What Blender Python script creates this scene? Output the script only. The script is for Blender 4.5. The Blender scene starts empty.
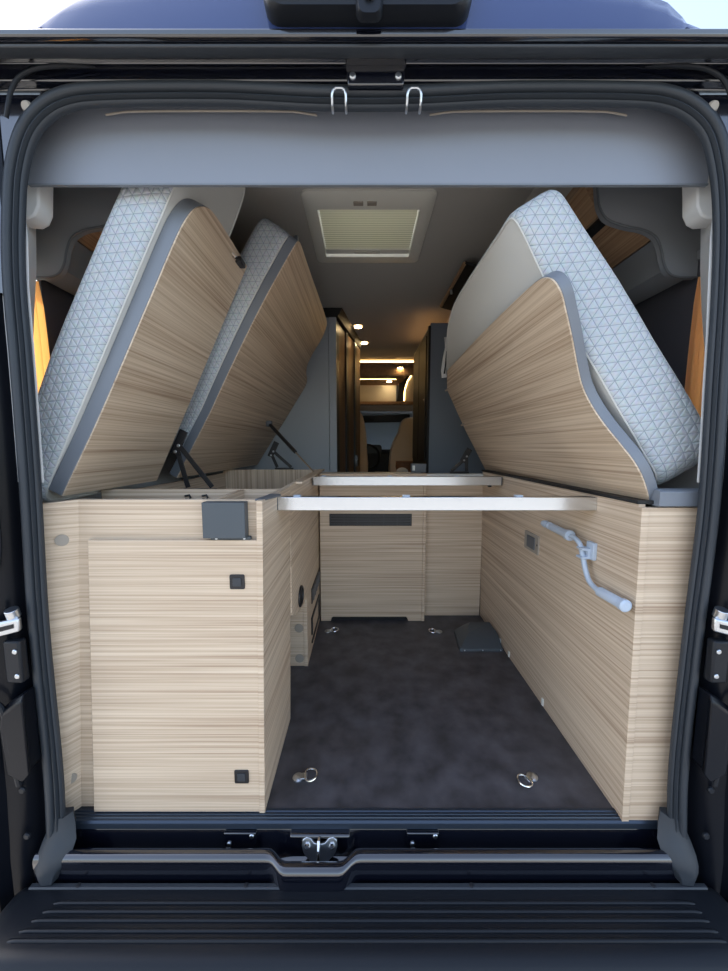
import bpy, bmesh, math, random
from mathutils import Vector, Matrix
random.seed(7)
scene = bpy.context.scene
COL = scene.collection
PI = math.pi

# ------------------------------------------------------------------ materials
def new_mat(name):
    m = bpy.data.materials.new(name); m.use_nodes = True
    nt = m.node_tree
    b = nt.nodes.get('Principled BSDF')
    return m, nt, b

def pbr(name, col, rough=.5, metal=0., spec=.5, coat=0., bump=0., bscale=300., vary=0., vscale=8.):
    m, nt, b = new_mat(name)
    b.inputs['Base Color'].default_value = (*col, 1)
    b.inputs['Roughness'].default_value = rough
    b.inputs['Metallic'].default_value = metal
    b.inputs['Specular IOR Level'].default_value = spec
    b.inputs['Coat Weight'].default_value = coat
    b.inputs['Coat Roughness'].default_value = .04
    tc = nt.nodes.new('ShaderNodeTexCoord')
    if vary > 0:
        n = nt.nodes.new('ShaderNodeTexNoise'); n.inputs['Scale'].default_value = vscale
        n.inputs['Detail'].default_value = 4
        nt.links.new(tc.outputs['Object'], n.inputs['Vector'])
        r = nt.nodes.new('ShaderNodeValToRGB')
        r.color_ramp.elements[0].position = .3; r.color_ramp.elements[1].position = .7
        r.color_ramp.elements[0].color = (*[c*(1-vary) for c in col], 1)
        r.color_ramp.elements[1].color = (*[min(1, c*(1+vary)) for c in col], 1)
        nt.links.new(n.outputs['Fac'], r.inputs['Fac'])
        nt.links.new(r.outputs['Color'], b.inputs['Base Color'])
    if bump > 0:
        n = nt.nodes.new('ShaderNodeTexNoise'); n.inputs['Scale'].default_value = bscale
        n.inputs['Detail'].default_value = 2
        nt.links.new(tc.outputs['Object'], n.inputs['Vector'])
        bp = nt.nodes.new('ShaderNodeBump'); bp.inputs['Strength'].default_value = bump
        bp.inputs['Distance'].default_value = .002
        nt.links.new(n.outputs['Fac'], bp.inputs['Height'])
        nt.links.new(bp.outputs['Normal'], b.inputs['Normal'])
    return m

def wood(name, axes, tint=(1, 1, 1)):
    """striped oak laminate, grain along the given axis"""
    m, nt, b = new_mat(name)
    tc = nt.nodes.new('ShaderNodeTexCoord')
    def noise(along, across, detail, dist=0.):
        mp = nt.nodes.new('ShaderNodeMapping')
        sc = [along if a in axes else across for a in 'XYZ']
        mp.inputs['Scale'].default_value = sc
        nt.links.new(tc.outputs['Object'], mp.inputs['Vector'])
        n = nt.nodes.new('ShaderNodeTexNoise')
        n.inputs['Scale'].default_value = 1; n.inputs['Detail'].default_value = detail
        n.inputs['Roughness'].default_value = .6; n.inputs['Distortion'].default_value = dist
        nt.links.new(mp.outputs['Vector'], n.inputs['Vector'])
        return n.outputs['Fac']
    a = noise(.8, 150, 3, .10)
    c = noise(.45, 30, 2, .2)
    d = noise(2.5, 380, 1)
    def mad(x, k, add):
        n = nt.nodes.new('ShaderNodeMath'); n.operation = 'MULTIPLY_ADD'
        nt.links.new(x, n.inputs[0]); n.inputs[1].default_value = k
        if isinstance(add, (int, float)): n.inputs[2].default_value = add
        else: nt.links.new(add, n.inputs[2])
        return n.outputs[0]
    s = mad(a, .55, mad(c, .30, mad(d, .22, -.03)))
    r = nt.nodes.new('ShaderNodeValToRGB')
    cr = r.color_ramp
    cr.elements[0].position = .34; cr.elements[1].position = .66
    def t(c): return (c[0]*tint[0], c[1]*tint[1], c[2]*tint[2], 1)
    cr.elements[0].color = t((.328, .214, .140))
    cr.elements[1].color = t((.725, .598, .452))
    e = cr.elements.new(.47); e.color = t((.530, .404, .286))
    e = cr.elements.new(.56); e.color = t((.650, .518, .380))
    nt.links.new(s, r.inputs['Fac'])
    nt.links.new(r.outputs['Color'], b.inputs['Base Color'])
    b.inputs['Roughness'].default_value = .48
    b.inputs['Specular IOR Level'].default_value = .35
    bp = nt.nodes.new('ShaderNodeBump'); bp.inputs['Strength'].default_value = .12
    bp.inputs['Distance'].default_value = .001
    nt.links.new(s, bp.inputs['Height']); nt.links.new(bp.outputs['Normal'], b.inputs['Normal'])
    return m

def quilt(name, base, seam, row=.0205):
    """stitched triangles; uses UV in metres"""
    m, nt, b = new_mat(name)
    uv = nt.nodes.new('ShaderNodeUVMap')
    prev = None
    for ang in (0, 60, 120):
        a = math.radians(ang)
        dt = nt.nodes.new('ShaderNodeVectorMath'); dt.operation = 'DOT_PRODUCT'
        nt.links.new(uv.outputs['UV'], dt.inputs[0])
        dt.inputs[1].default_value = (-math.sin(a)/row, math.cos(a)/row, 0)
        fr = nt.nodes.new('ShaderNodeMath'); fr.operation = 'FRACT'
        nt.links.new(dt.outputs['Value'], fr.inputs[0])
        sb = nt.nodes.new('ShaderNodeMath'); sb.operation = 'SUBTRACT'
        nt.links.new(fr.outputs[0], sb.inputs[0]); sb.inputs[1].default_value = .5
        ab = nt.nodes.new('ShaderNodeMath'); ab.operation = 'ABSOLUTE'
        nt.links.new(sb.outputs[0], ab.inputs[0])
        if prev is None: prev = ab.outputs[0]
        else:
            mx = nt.nodes.new('ShaderNodeMath'); mx.operation = 'MAXIMUM'
            nt.links.new(prev, mx.inputs[0]); nt.links.new(ab.outputs[0], mx.inputs[1])
            prev = mx.outputs[0]
    mr = nt.nodes.new('ShaderNodeMapRange'); mr.interpolation_type = 'SMOOTHSTEP'
    nt.links.new(prev, mr.inputs['Value'])
    mr.inputs['From Min'].default_value = .44; mr.inputs['From Max'].default_value = .5
    mix = nt.nodes.new('ShaderNodeMix'); mix.data_type = 'RGBA'
    nt.links.new(mr.outputs['Result'], mix.inputs['Factor'])
    mix.inputs['A'].default_value = (*base, 1); mix.inputs['B'].default_value = (*seam, 1)
    tc = nt.nodes.new('ShaderNodeTexCoord')
    n = nt.nodes.new('ShaderNodeTexNoise'); n.inputs['Scale'].default_value = 120
    nt.links.new(tc.outputs['Object'], n.inputs['Vector'])
    mul = nt.nodes.new('ShaderNodeMix'); mul.data_type = 'RGBA'; mul.blend_type = 'MULTIPLY'
    mul.inputs['Factor'].default_value = .25
    nt.links.new(mix.outputs['Result'], mul.inputs['A']); nt.links.new(n.outputs['Color'], mul.inputs['B'])
    nt.links.new(mul.outputs['Result'], b.inputs['Base Color'])
    b.inputs['Roughness'].default_value = .85
    mr2 = nt.nodes.new('ShaderNodeMapRange'); mr2.interpolation_type = 'SMOOTHSTEP'
    nt.links.new(prev, mr2.inputs['Value'])
    mr2.inputs['From Min'].default_value = .25; mr2.inputs['From Max'].default_value = .5
    mr2.inputs['To Min'].default_value = 1; mr2.inputs['To Max'].default_value = 0
    bp = nt.nodes.new('ShaderNodeBump'); bp.inputs['Strength'].default_value = .38
    bp.inputs['Distance'].default_value = .0035
    nt.links.new(mr2.outputs['Result'], bp.inputs['Height'])
    nt.links.new(bp.outputs['Normal'], b.inputs['Normal'])
    return m

def emit(name, col, strength):
    m, nt, b = new_mat(name)
    b.inputs['Base Color'].default_value = (*col, 1)
    b.inputs['Emission Color'].default_value = (*col, 1)
    b.inputs['Emission Strength'].default_value = strength
    return m

def translucent(name, col, trans):
    m, nt, b = new_mat(name)
    b.inputs['Base Color'].default_value = (*col, 1); b.inputs['Roughness'].default_value = .9
    tr = nt.nodes.new('ShaderNodeBsdfTranslucent'); tr.inputs['Color'].default_value = (*col, 1)
    mx = nt.nodes.new('ShaderNodeMixShader'); mx.inputs[0].default_value = trans
    out = nt.nodes.get('Material Output')
    nt.links.new(b.outputs[0], mx.inputs[1]); nt.links.new(tr.outputs[0], mx.inputs[2])
    nt.links.new(mx.outputs[0], out.inputs['Surface'])
    return m

M = {}
M['wx'] = wood('oak_laminate_level', 'XY')
M['wy'] = wood('oak_laminate_along', 'Y')
M['wb'] = M['wy']; M['wy'] = M['wx']
M['wz'] = wood('oak_laminate_upright', 'ZY')
M['wslide'] = wood('dark_walnut_laminate', 'Z', (.36, .28, .22))
M['wdark'] = wood('walnut_laminate', 'Y', (.62, .50, .40))
M['edge_grey'] = pbr('grey_painted_edge', (.175, .195, .225), .42, bump=.05)
M['valance'] = pbr('grey_laminate', (.225, .245, .285), .40, spec=.5)
M['gloss'] = pbr('black_car_paint', (.004, .005, .010), .12, spec=1., coat=1.)
M['pillarpaint'] = pbr('black_body_paint', (.004, .005, .008), .32, spec=.18, coat=.06)
M['roofpaint'] = pbr('dark_blue_car_paint', (.028, .048, .14), .12, spec=.5, coat=.4)
M['plastic'] = pbr('black_textured_plastic', (.009, .011, .015), .38, spec=.27, bump=.12, bscale=900)
M['satin'] = pbr('dark_grey_satin', (.030, .035, .042), .45)
M['rubber'] = pbr('dark_rubber', (.028, .034, .042), .50, spec=.4, bump=.05, bscale=500)
M['black'] = pbr('black_matt', (.008, .008, .009), .6)
M['bmetal'] = pbr('black_powder_coat', (.012, .012, .014), .4)
M['sill'] = pbr('anodised_sill', (.045, .06, .085), .32, metal=.6)
M['alu'] = pbr('aluminium_extrusion', (.70, .73, .77), .22, metal=1., bump=.05, bscale=60)
M['chrome'] = pbr('chrome', (.82, .82, .82), .12, metal=1.)
M['zinc'] = pbr('zinc_plated_steel', (.60, .63, .66), .28, metal=1.)
M['vinyl'] = pbr('dark_vinyl_floor', (.062, .059, .066), .46, vary=.45, vscale=13, bump=.06, bscale=700)
M['quilt'] = quilt('quilted_fabric', (.535, .575, .605), (.24, .285, .325))
M['ticking'] = pbr('smooth_mattress_fabric', (.60, .60, .57), .9, bump=.1, bscale=700)
M['pillar'] = pbr('light_grey_trim', (.62, .62, .61), .6, bump=.05)
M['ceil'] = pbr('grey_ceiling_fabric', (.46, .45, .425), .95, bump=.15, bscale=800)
M['dgrey'] = pbr('dark_grey_panel', (.22, .23, .245), .6)
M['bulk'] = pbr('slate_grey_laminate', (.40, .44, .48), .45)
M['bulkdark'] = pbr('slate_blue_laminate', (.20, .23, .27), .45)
M['pgrey'] = pbr('grey_plastic', (.105, .112, .122), .45)
M['lgrey'] = pbr('pale_blue_grey_plastic', (.45, .52, .61), .4)
M['pgripe'] = pbr('pale_grey_grip', (.47, .53, .61), .55)
M['vent'] = pbr('cream_plastic', (.74, .73, .66), .5)
M['plug'] = pbr('beige_cover_cap', (.33, .29, .24), .55)
M['cream'] = pbr('cream_leatherette', (.80, .66, .50), .6)
M['creamlam'] = pbr('cream_laminate', (.55, .52, .46), .5)
M['brownleather'] = pbr('brown_wicker', (.20, .09, .045), .6, bump=.5, bscale=250)
M['whitec'] = pbr('white_cloth', (.75, .74, .72), .8)
M['screenblind'] = translucent('grey_blue_blind', (.45, .51, .56), .32)
M['dblind'] = pbr('dark_plum_blind', (.050, .048, .056), .8)
M['asphalt'] = pbr('asphalt', (.36, .34, .31), .95, vary=.2, vscale=3)
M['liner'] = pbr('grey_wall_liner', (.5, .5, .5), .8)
M['slate_socket'] = pbr('slate_metal', (.062, .075, .086), .42)
M['curtain'] = translucent('orange_curtain', (1., .70, .38), .8)
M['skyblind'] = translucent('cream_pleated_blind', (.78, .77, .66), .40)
_nt = M['skyblind'].node_tree                     # shading between the pleats, painted into the colour as darker bands
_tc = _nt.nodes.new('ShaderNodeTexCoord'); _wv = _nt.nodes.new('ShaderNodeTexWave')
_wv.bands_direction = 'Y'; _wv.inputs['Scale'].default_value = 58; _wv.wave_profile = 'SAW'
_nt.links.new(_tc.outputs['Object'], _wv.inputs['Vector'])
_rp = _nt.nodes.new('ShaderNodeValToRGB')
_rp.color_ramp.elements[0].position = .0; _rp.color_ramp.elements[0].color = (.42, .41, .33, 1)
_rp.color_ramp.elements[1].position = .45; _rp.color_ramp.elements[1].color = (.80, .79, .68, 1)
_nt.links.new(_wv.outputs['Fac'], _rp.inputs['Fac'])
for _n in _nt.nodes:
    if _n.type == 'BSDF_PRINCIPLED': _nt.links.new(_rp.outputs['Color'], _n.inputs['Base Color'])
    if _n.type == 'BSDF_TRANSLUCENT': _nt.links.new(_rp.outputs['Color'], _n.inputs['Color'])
M['lamp'] = emit('warm_lamp', (1., .72, .36), 30)
M['led'] = emit('warm_led', (1., .62, .22), 7)
M['cove'] = emit('warm_cove_led', (1., .50, .18), 2.2)

# ------------------------------------------------------------------ mesh builder
def herm(p0, p1, p2, p3, t):
    """cubic through p1..p2 with chord-length tangents"""
    d0, d1, d2 = (p1-p0).length, (p2-p1).length, (p3-p2).length
    e = p2-p1
    m1 = e if d0 < 1e-9 else ((p1-p0)/d0+e/d1)*(.5*min(d1, 1.6*d0))
    m2 = e if d2 < 1e-9 else (e/d1+(p3-p2)/d2)*(.5*min(d1, 1.6*d2))
    t2, t3 = t*t, t*t*t
    return p1*(2*t3-3*t2+1)+m1*(t3-2*t2+t)+p2*(3*t2-2*t3)+m2*(t3-t2)

def resample(pts, n, closed=False):
    P = [Vector(p) for p in pts]
    out = []
    k = len(P)
    segs = k if closed else k-1
    for i in range(segs):
        if closed: p0, p1, p2, p3 = P[i-1], P[i], P[(i+1) % k], P[(i+2) % k]
        else: p0, p1, p2, p3 = P[max(i-1, 0)], P[i], P[i+1], P[min(i+2, k-1)]
        for j in range(n):
            t = j/n
            out.append(herm(p0, p1, p2, p3, t))
    if not closed: out.append(P[-1])
    return out

class MB:
    def __init__(s):
        s.bm = bmesh.new(); s.uv = None
    def face(s, vs):
        try: return s.bm.faces.new(vs)
        except ValueError: return None
    def box(s, x0, x1, y0, y1, z0, z1):
        return s.prism([(x0, z0), (x1, z0), (x1, z1), (x0, z1)], 'Y', y0, y1)
    def prism(s, poly, axis, a0, a1):
        def mk(p, a):
            if axis == 'Y': return (p[0], a, p[1])
            if axis == 'X': return (a, p[0], p[1])
            return (p[0], p[1], a)
        A = [s.bm.verts.new(mk(p, a0)) for p in poly]; B = [s.bm.verts.new(mk(p, a1)) for p in poly]
        s.face(A); s.face(B[::-1])
        n = len(poly)
        for i in range(n): s.face([A[i], B[i], B[(i+1) % n], A[(i+1) % n]])
        return s
    def hexa(s, p):
        """8 corners: bottom 4 (loop), top 4 (loop)"""
        v = [s.bm.verts.new(q) for q in p]
        for f in ((3, 2, 1, 0), (4, 5, 6, 7), (0, 1, 5, 4), (1, 2, 6, 5), (2, 3, 7, 6), (3, 0, 4, 7)):
            s.face([v[i] for i in f])
        return s
    def loft(s, rings, closed=True, cap=True):
        R = [[s.bm.verts.new(p) for p in r] for r in rings]
        n = len(R[0])
        for a, b in zip(R[:-1], R[1:]):
            for i in range(n if closed else n-1):
                s.face([a[i], b[i], b[(i+1) % n], a[(i+1) % n]])
        if cap and closed: s.face(R[0][::-1]); s.face(R[-1])
        return s
    def tube(s, path, r, seg=10, closed=False, cap=True):
        P = [Vector(p) for p in path]; k = len(P)
        rings = []; up = None
        for i, p in enumerate(P):
            if closed: d = P[(i+1) % k]-P[i-1]
            else: d = P[min(i+1, k-1)]-P[max(i-1, 0)]
            d.normalize()
            if up is None:
                up = Vector((0, 0, 1)) if abs(d.z) < .9 else Vector((1, 0, 0))
            x = d.cross(up)
            if x.length < 1e-5: x = d.orthogonal()
            x.normalize(); up = x.cross(d).normalized()
            rr = r[i] if isinstance(r, (list, tuple)) else r
            rings.append([p+rr*(math.cos(2*PI*j/seg)*x+math.sin(2*PI*j/seg)*up) for j in range(seg)])
        if closed: rings.append(rings[0])
        s.loft(rings, True, cap and not closed)
        return s
    def cyl(s, p0, p1, r, seg=20, r1=None):
        return s.tube([p0, p1], [r, r if r1 is None else r1], seg)
    def disc_dome(s, c, r, h, axis=(0, 0, 1), seg=20):
        """low dome/bolt head along axis"""
        a = Vector(axis).normalized(); c = Vector(c)
        s.tube([c, c+a*h*.6, c+a*h], [r, r, r*.72], seg)
        return s
    def build(s, name, mat, parent=None, base=(0, 0, 0), bevel=0., segs=2, sharp=32, label=None):
        bm = s.bm
        bmesh.ops.remove_doubles(bm, verts=bm.verts, dist=1e-6)
        bmesh.ops.recalc_face_normals(bm, faces=bm.faces)
        bmesh.ops.translate(bm, verts=bm.verts, vec=-Vector(base))
        me = bpy.data.meshes.new(name); bm.to_mesh(me); bm.free()
        for p in me.polygons: p.use_smooth = True
        me.set_sharp_from_angle(angle=math.radians(sharp))
        me.materials.append(mat)
        o = bpy.data.objects.new(name, me); COL.objects.link(o)
        if parent is not None: o.parent = parent
        if bevel > 0:
            b = o.modifiers.new('Bevel', 'BEVEL'); b.width = bevel; b.segments = segs
            b.limit_method = 'ANGLE'; b.angle_limit = math.radians(40)
        if label: o['label'] = label
        return o

class Thing:
    def __init__(s, name, label, cat, base=(0, 0, 0), group=None, rotz=0):
        o = bpy.data.objects.new(name, None); COL.objects.link(o)
        o.empty_display_size = .05
        o.location = base; o.rotation_euler = (0, 0, rotz)
        o['label'] = label; o['category'] = cat
        if group: o['group'] = group
        s.o = o; s.base = base
    def part(s, name, mb, mat, parent=None, bevel=0., **k):
        return mb.build(name, mat, parent or s.o, s.base, bevel, **k)

def solo(name, label, cat, mb, mat, base, bevel=0., group=None, **k):
    o = mb.build(name, mat, None, base, bevel, **k); o.location = base
    o['label'] = label; o['category'] = cat
    if group: o['group'] = group
    return o

def struct(name, mb, mat, parent=None, bevel=0., **k):
    o = mb.build(name, mat, parent, (0, 0, 0), bevel, **k)
    if parent is None: o['kind'] = 'structure'
    return o

def dup(root, loc, rotz=0, label=None):
    r = root.copy(); COL.objects.link(r); r.location = loc; r.rotation_euler = (0, 0, rotz)
    if label: r['label'] = label
    for ch in list(root.children):
        c = ch.copy(); COL.objects.link(c); c.parent = r
        for g in list(ch.children):
            d = g.copy(); COL.objects.link(d); d.parent = c
    return r

def rrect(x0, x1, z0, z1, r, n=5):
    out = []
    for cx, cz, a0 in ((x1-r, z1-r, 0), (x0+r, z1-r, 90), (x0+r, z0+r, 180), (x1-r, z0+r, 270)):
        for i in range(n+1):
            a = math.radians(a0+90*i/n); out.append((cx+r*math.cos(a), cz+r*math.sin(a)))
    return out

def lerp(tab, t):
    if t <= tab[0][0]: return tab[0][1]
    for (a, x), (b, y) in zip(tab[:-1], tab[1:]):
        if t <= b:
            u = (t-a)/(b-a); u = u*u*(3-2*u)*.5+u*.5
            return x+(y-x)*u
    return tab[-1][1]

# ------------------------------------------------------------------ setting: shell of the van
# floor
struct('floor', MB().box(-.92, .92, .885, 2.62, -.03, 0), M['vinyl'])
struct('floor_aisle', MB().box(-.92, .92, 2.62, 5.6, .02, .20), M['vinyl'])
struct('ground', MB().box(-14, 14, -14, 16, -.62, -.57), M['asphalt'])

VX0, VX1, VY0, VY1 = -.235, .272, 1.445, 1.976      # roof vent footprint
def sheet(sections, skip=None):
    """sections: list of (y, [(x,z)...]) lofted as an open shell with a hole"""
    mb = MB(); rows = [[mb.bm.verts.new((x, y, z)) for x, z in prof] for y, prof in sections]
    for j in range(len(rows)-1):
        for i in range(len(rows[0])-1):
            if skip and skip(i, j): continue
            mb.face([rows[j][i], rows[j][i+1], rows[j+1][i+1], rows[j+1][i]])
    return mb
def thicken(mb, t):
    bmesh.ops.recalc_face_normals(mb.bm, faces=mb.bm.faces)
    bmesh.ops.solidify(mb.bm, geom=list(mb.bm.faces), thickness=t)
    return mb
# ceiling with the vent hole
HX0, HX1, HY0, HY1 = -.187, .222, 1.53, 1.90
cp = [(-.93, 1.66), (-.72, 1.74), (-.62, 1.90), (HX0, 1.90), (HX1, 1.90), (.62, 1.90), (.72, 1.74), (.93, 1.66)]
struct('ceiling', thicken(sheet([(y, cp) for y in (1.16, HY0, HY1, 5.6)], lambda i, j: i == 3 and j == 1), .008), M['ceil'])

# outer roof: raised centre with a sloping rear edge
def roofprof(w, top, sh):
    P = []
    for sx in (-1, 1):
        q = [(1.02, sh-.16), (.985, sh-.03), (.94, sh), (w+.035, sh+.004), (w+.012, sh+.012), (w, sh+.28*(top-sh)),
             (w-.03, top-.46*(top-sh)), (w-.085, top-.26*(top-sh)), (w-.20, top-.07*(top-sh))]
        q = [(sx*x, z) for x, z in q]
        P += q + [(HX0, top)] if sx < 0 else [(HX1, top)] + q[::-1]
    return P
secs = [(.752, roofprof(.572, 1.712, 1.704)), (.757, roofprof(.580, 1.765, 1.714)), (.768, roofprof(.588, 1.815, 1.722)),
        (.80, roofprof(.592, 1.862, 1.735)), (.87, roofprof(.605, 1.90, 1.742)), (1.0, roofprof(.66, 1.94, 1.745)), (1.14, roofprof(.74, 1.965, 1.75)),
        (HY0, roofprof(.78, 1.965, 1.75)), (HY1, roofprof(.78, 1.965, 1.75)), (5.62, roofprof(.78, 1.965, 1.75))]
struct('roof', thicken(sheet(secs, lambda i, j: i == 9 and j == 7), .01), M['roofpaint'], sharp=50)

# side walls with window openings near the rear
def side_wall(name, s, y0w, y1w, z0w, z1w):
    mb = MB(); a, b = sorted((s*.90, s*.985))
    for (ya, yb, za, zb) in ((.845, y0w, -.5, 1.72), (y1w, 5.62, -.5, 1.72), (y0w, y1w, -.5, z0w), (y0w, y1w, z1w, 1.72)):
        mb.box(a, b, ya, yb, za, zb)
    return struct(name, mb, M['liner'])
side_wall('wall_left', -1, .955, 1.62, .98, 1.46)
side_wall('wall_right', 1, .955, 1.62, .98, 1.46)
wf = MB().box(-.93, .93, 5.6, 5.66, 0, .70); wf.box(-.93, .93, 5.6, 5.66, 1.40, 1.95)
struct('wall_front', wf, M['dgrey'])
# side windows: dark frame and dark blind over most of the opening
for k, s in ((1, -1), (2, 1)):
    f = MB(); a, b = sorted((s*.888, s*.915))
    for (ya, yb, za, zb) in ((.935, .957, .96, 1.48), (1.615, 1.64, .96, 1.48), (.957, 1.615, .96, .985), (.957, 1.615, 1.455, 1.48)):
        f.box(a, b, ya, yb, za, zb)
    w = struct('window_%d' % k, f, M['dgrey'])
    g = MB(); a, b = sorted((s*.955, s*.965)); g.box(a, b, .95, 1.63, .97, 1.47)
    gm, nt, bb = new_mat('window_glass_%d' % k)
    bb.inputs['Base Color'].default_value = (.02, .02, .02, 1); bb.inputs['Roughness'].default_value = .03
    tr_ = nt.nodes.new('ShaderNodeBsdfTransparent'); tr_.inputs['Color'].default_value = (.86, .88, .86, 1)
    mx_ = nt.nodes.new('ShaderNodeMixShader'); mx_.inputs[0].default_value = .10
    nt.links.new(tr_.outputs[0], mx_.inputs[1]); nt.links.new(bb.outputs[0], mx_.inputs[2])
    nt.links.new(mx_.outputs[0], nt.nodes['Material Output'].inputs['Surface'])
    struct('pane', g, gm, w)
    bl = MB(); a, b = sorted((s*.893, s*.903)); bl.box(a, b, 1.075 if s < 0 else 1.018, 1.63, .965, 1.475)
    struct('blind', bl, M['dblind'], w)

# seal centre line (x,z) at the plane of the doorway
SEAL = [(-.757, -.045), (-.748, .155), (-.749, .549), (-.738, .887), (-.733, 1.16), (-.731, 1.32), (-.720, 1.44), (-.703, 1.535),
        (-.672, 1.602), (-.626, 1.640), (-.57, 1.656), (-.30, 1.661), (-.08, 1.652), (.09, 1.652), (.30, 1.660), (.585, 1.656),
        (.645, 1.640), (.695, 1.602), (.724, 1.535), (.742, 1.44), (.752, 1.32), (.760, 1.10), (.768, .82), (.761, .549), (.757, .155), (.772, -.045)]
path = [Vector((p[0], 0, p[1])) for p in resample([(x, z, 0) for x, z in SEAL], 5) for p in [(p[0], p[1])]]
def sidex(s, z):
    pts = [p for p in path if (p.x < 0) == (s < 0) and abs(p.x) > .66]
    return min(pts, key=lambda p: abs(p.z-z)).x

# painted pillars beside the opening
def pillar(name, s):
    prof = [(.012, .845), (.020, .828), (.030, .826), (.036, .842), (.050, .846), (.058, .836), (.064, .812), (.078, .803), (.100, .798),
            (.112, .775), (.150, .765), (.235, .76), (.235, .845)]
    rings = []
    for z in [-.16+.06*i for i in range(31)]+[1.70]:
        x0 = abs(sidex(s, min(max(z, -.04), 1.40)))
        rings.append([(s*(x0+dx), y, z) for dx, y in prof])
    return struct(name, MB().loft(rings), M['pillarpaint'], sharp=45)
p1 = pillar('trim_1', -1)
p2 = pillar('trim_2', 1)
# painted corner plates behind the seal
for nm, s in (('trim_7', -1), ('trim_8', 1)):
    cpts = [p for p in path if p.x*s > .40 and p.z > 1.28]
    if s > 0: cpts = cpts[::-1]
    poly = [(p.x+s*.014*min(1, max(0, (abs(p.x)-.5)/.1)), p.z+.012*(p.z > 1.6)) for p in cpts]
    poly += [(poly[-1][0], 1.715), (s*.97, 1.715), (s*.97, poly[0][1])]
    struct(nm, MB().prism(poly, 'Y', .830, .8445), M['gloss'])
# painted frame over the opening, extruded across
top = [(.850, 1.680), (.832, 1.664), (.828, 1.680), (.814, 1.684), (.812, 1.712), (.796, 1.716), (.790, 1.702), (.756, 1.696), (.748, 1.699), (.7465, 1.708),
       (.755, 1.716), (.90, 1.735), (.90, 1.715)]
struct('trim_3', MB().prism(top, 'X', -.99, .99), M['gloss'], bevel=.002)
# lower cross member with rolled lip and a pocket for the lock
def sill():
    rings = []
    xs = [-.80+.01*i for i in range(161)]
    for x in xs:
        a = min(1, max(0, (x+.235)/.045)); c = min(1, max(0, (-.012-x)/.045))
        bmp = (a*a*(3-2*a))*(c*c*(3-2*c))
        yl = .809-.024*bmp; zl = -.0405-.007*bmp
        r = [(.885, -.014), (.866, -.016), (.859, -.024), (.857, -.085), (.848, -.096), (yl+.026, -.097), (yl+.014, -.082)]
        for k in range(9):
            t = math.radians(-10+200*k/8)
            r.append((yl+.016*math.cos(t), zl+.016*math.sin(t)))
        r += [(yl-.012, -.085), (yl-.010, -.13), (.885, -.13)]
        rings.append([(x, y, z) for y, z in r])
    return MB().loft(rings)
struct('trim_4', sill(), M['gloss'], sharp=50)
# inner corner trim, light grey, between seal and side wall
for nm, s in (('trim_5', -1), ('trim_6', 1)):
    rings = []
    for z in [.88, .94, 1.0, 1.1, 1.2, 1.3, 1.4, 1.5, 1.6, 1.66]:
        x0 = abs(sidex(s, min(z, 1.40))); e = lerp([(1.0, .15), (1.1, .124), (1.2, .108), (1.3, .096), (1.4, .088), (1.5, .08)], z)
        rings.append([(s*(x0-.012), .836, z), (s*(x0+.010+.02*(z < 1.06)), .846, z), (s*(x0+e*.66), .902, z), (s*(x0+e), .97, z),
                      (s*(x0+.15), .975, z), (s*(x0+.14), .85, z)])
    struct(nm, MB().loft(rings), M['pillar'])

# ------------------------------------------------------------------ rubber door seal
def sealmesh():
    prof = [(.030, .016), (.030, .006), (.0275, -.006), (.020, -.0105), (.013, -.010), (.010, -.006), (.0085, .004), (.006, .002), (.0045, -.005), (.0015, -.006),
            (-.001, .003), (-.003, .003), (-.005, -.001), (-.0075, .001), (-.009, .006), (-.008, .012)]
    rings = []
    n = len(path)
    for i, p in enumerate(path):
        d = (path[min(i+1, n-1)]-path[max(i-1, 0)]).normalized()
        o = Vector((-d.z, 0, d.x))      # outward (left side: -x, top: +z)
        rings.append([p+o*a+Vector((0, .822+b, 0)) for a, b in prof])
    return MB().loft(rings)
t = Thing('door_seal', 'dark rubber weather seal running round the rear door opening', 'seal', (0, .82, 0))
t.part('dark_strip', sealmesh(), M['rubber'], sharp=50)
for s in (-1, 1):                                        # flared feet of the seal
    x0 = sidex(s, 0)
    rings = []
    for z, w0, w1, y in ((.05, .024, .022, .828), (.02, .030, .030, .825), (-.008, .040, .038, .812), (-.03, .038, .040, .798), (-.048, .030, .040, .790), (-.064, .020, .038, .787), (-.082, .012, .034, .787)):
        rings.append([(x0-s*w0, y+.012, z), (x0-s*w0*.6, y-.006, z), (x0+s*w1*.5, y-.008, z), (x0+s*w1, y+.004, z), (x0+s*w1*.8, y+.02, z), (x0-s*w0*.7, y+.024, z)])
    t.part('seal_foot', MB().loft(rings), M['rubber'], sharp=60)

# rubber strip under the roof edge
solo('gutter_strip', 'grey rubber strip under the roof edge above the door opening', 'seal strip',
     MB().prism([(.757, 1.6945), (.784, 1.6995), (.784, 1.694), (.768, 1.689), (.758, 1.690)], 'X', -.93, .93), M['satin'], (0, .77, 1.69), .0015)

# high rear unit: brake light and camera
t = Thing('rear_light_unit', 'black rear camera and brake light housing above the door', 'camera', (.006, .74, 1.74))
hp = rrect(-.177, .19, 1.716, 1.83, .028)
mb = MB(); mb.loft([[(x, .772, z) for x, z in hp], [(x, .735, z) for x, z in hp], [(x*.97, .722, z) for x, z in hp], [(x*.93, .718, z*.98+.035) for x, z in hp]])
t.part('housing', mb, M['plastic'], sharp=40)
lp = rrect(-.014, .032, 1.694, 1.76, .014)
pod = t.part('camera_pod', MB().loft([[(x, .724, z) for x, z in lp], [(x, .714, z) for x, z in lp], [(x*.8+.002, .708, z*.99+.017) for x, z in lp]]), M['plastic'], sharp=40)
t.part('lens', MB().cyl((.009, .710, 1.722), (.009, .702, 1.720), .010), M['gloss'], pod)

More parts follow.
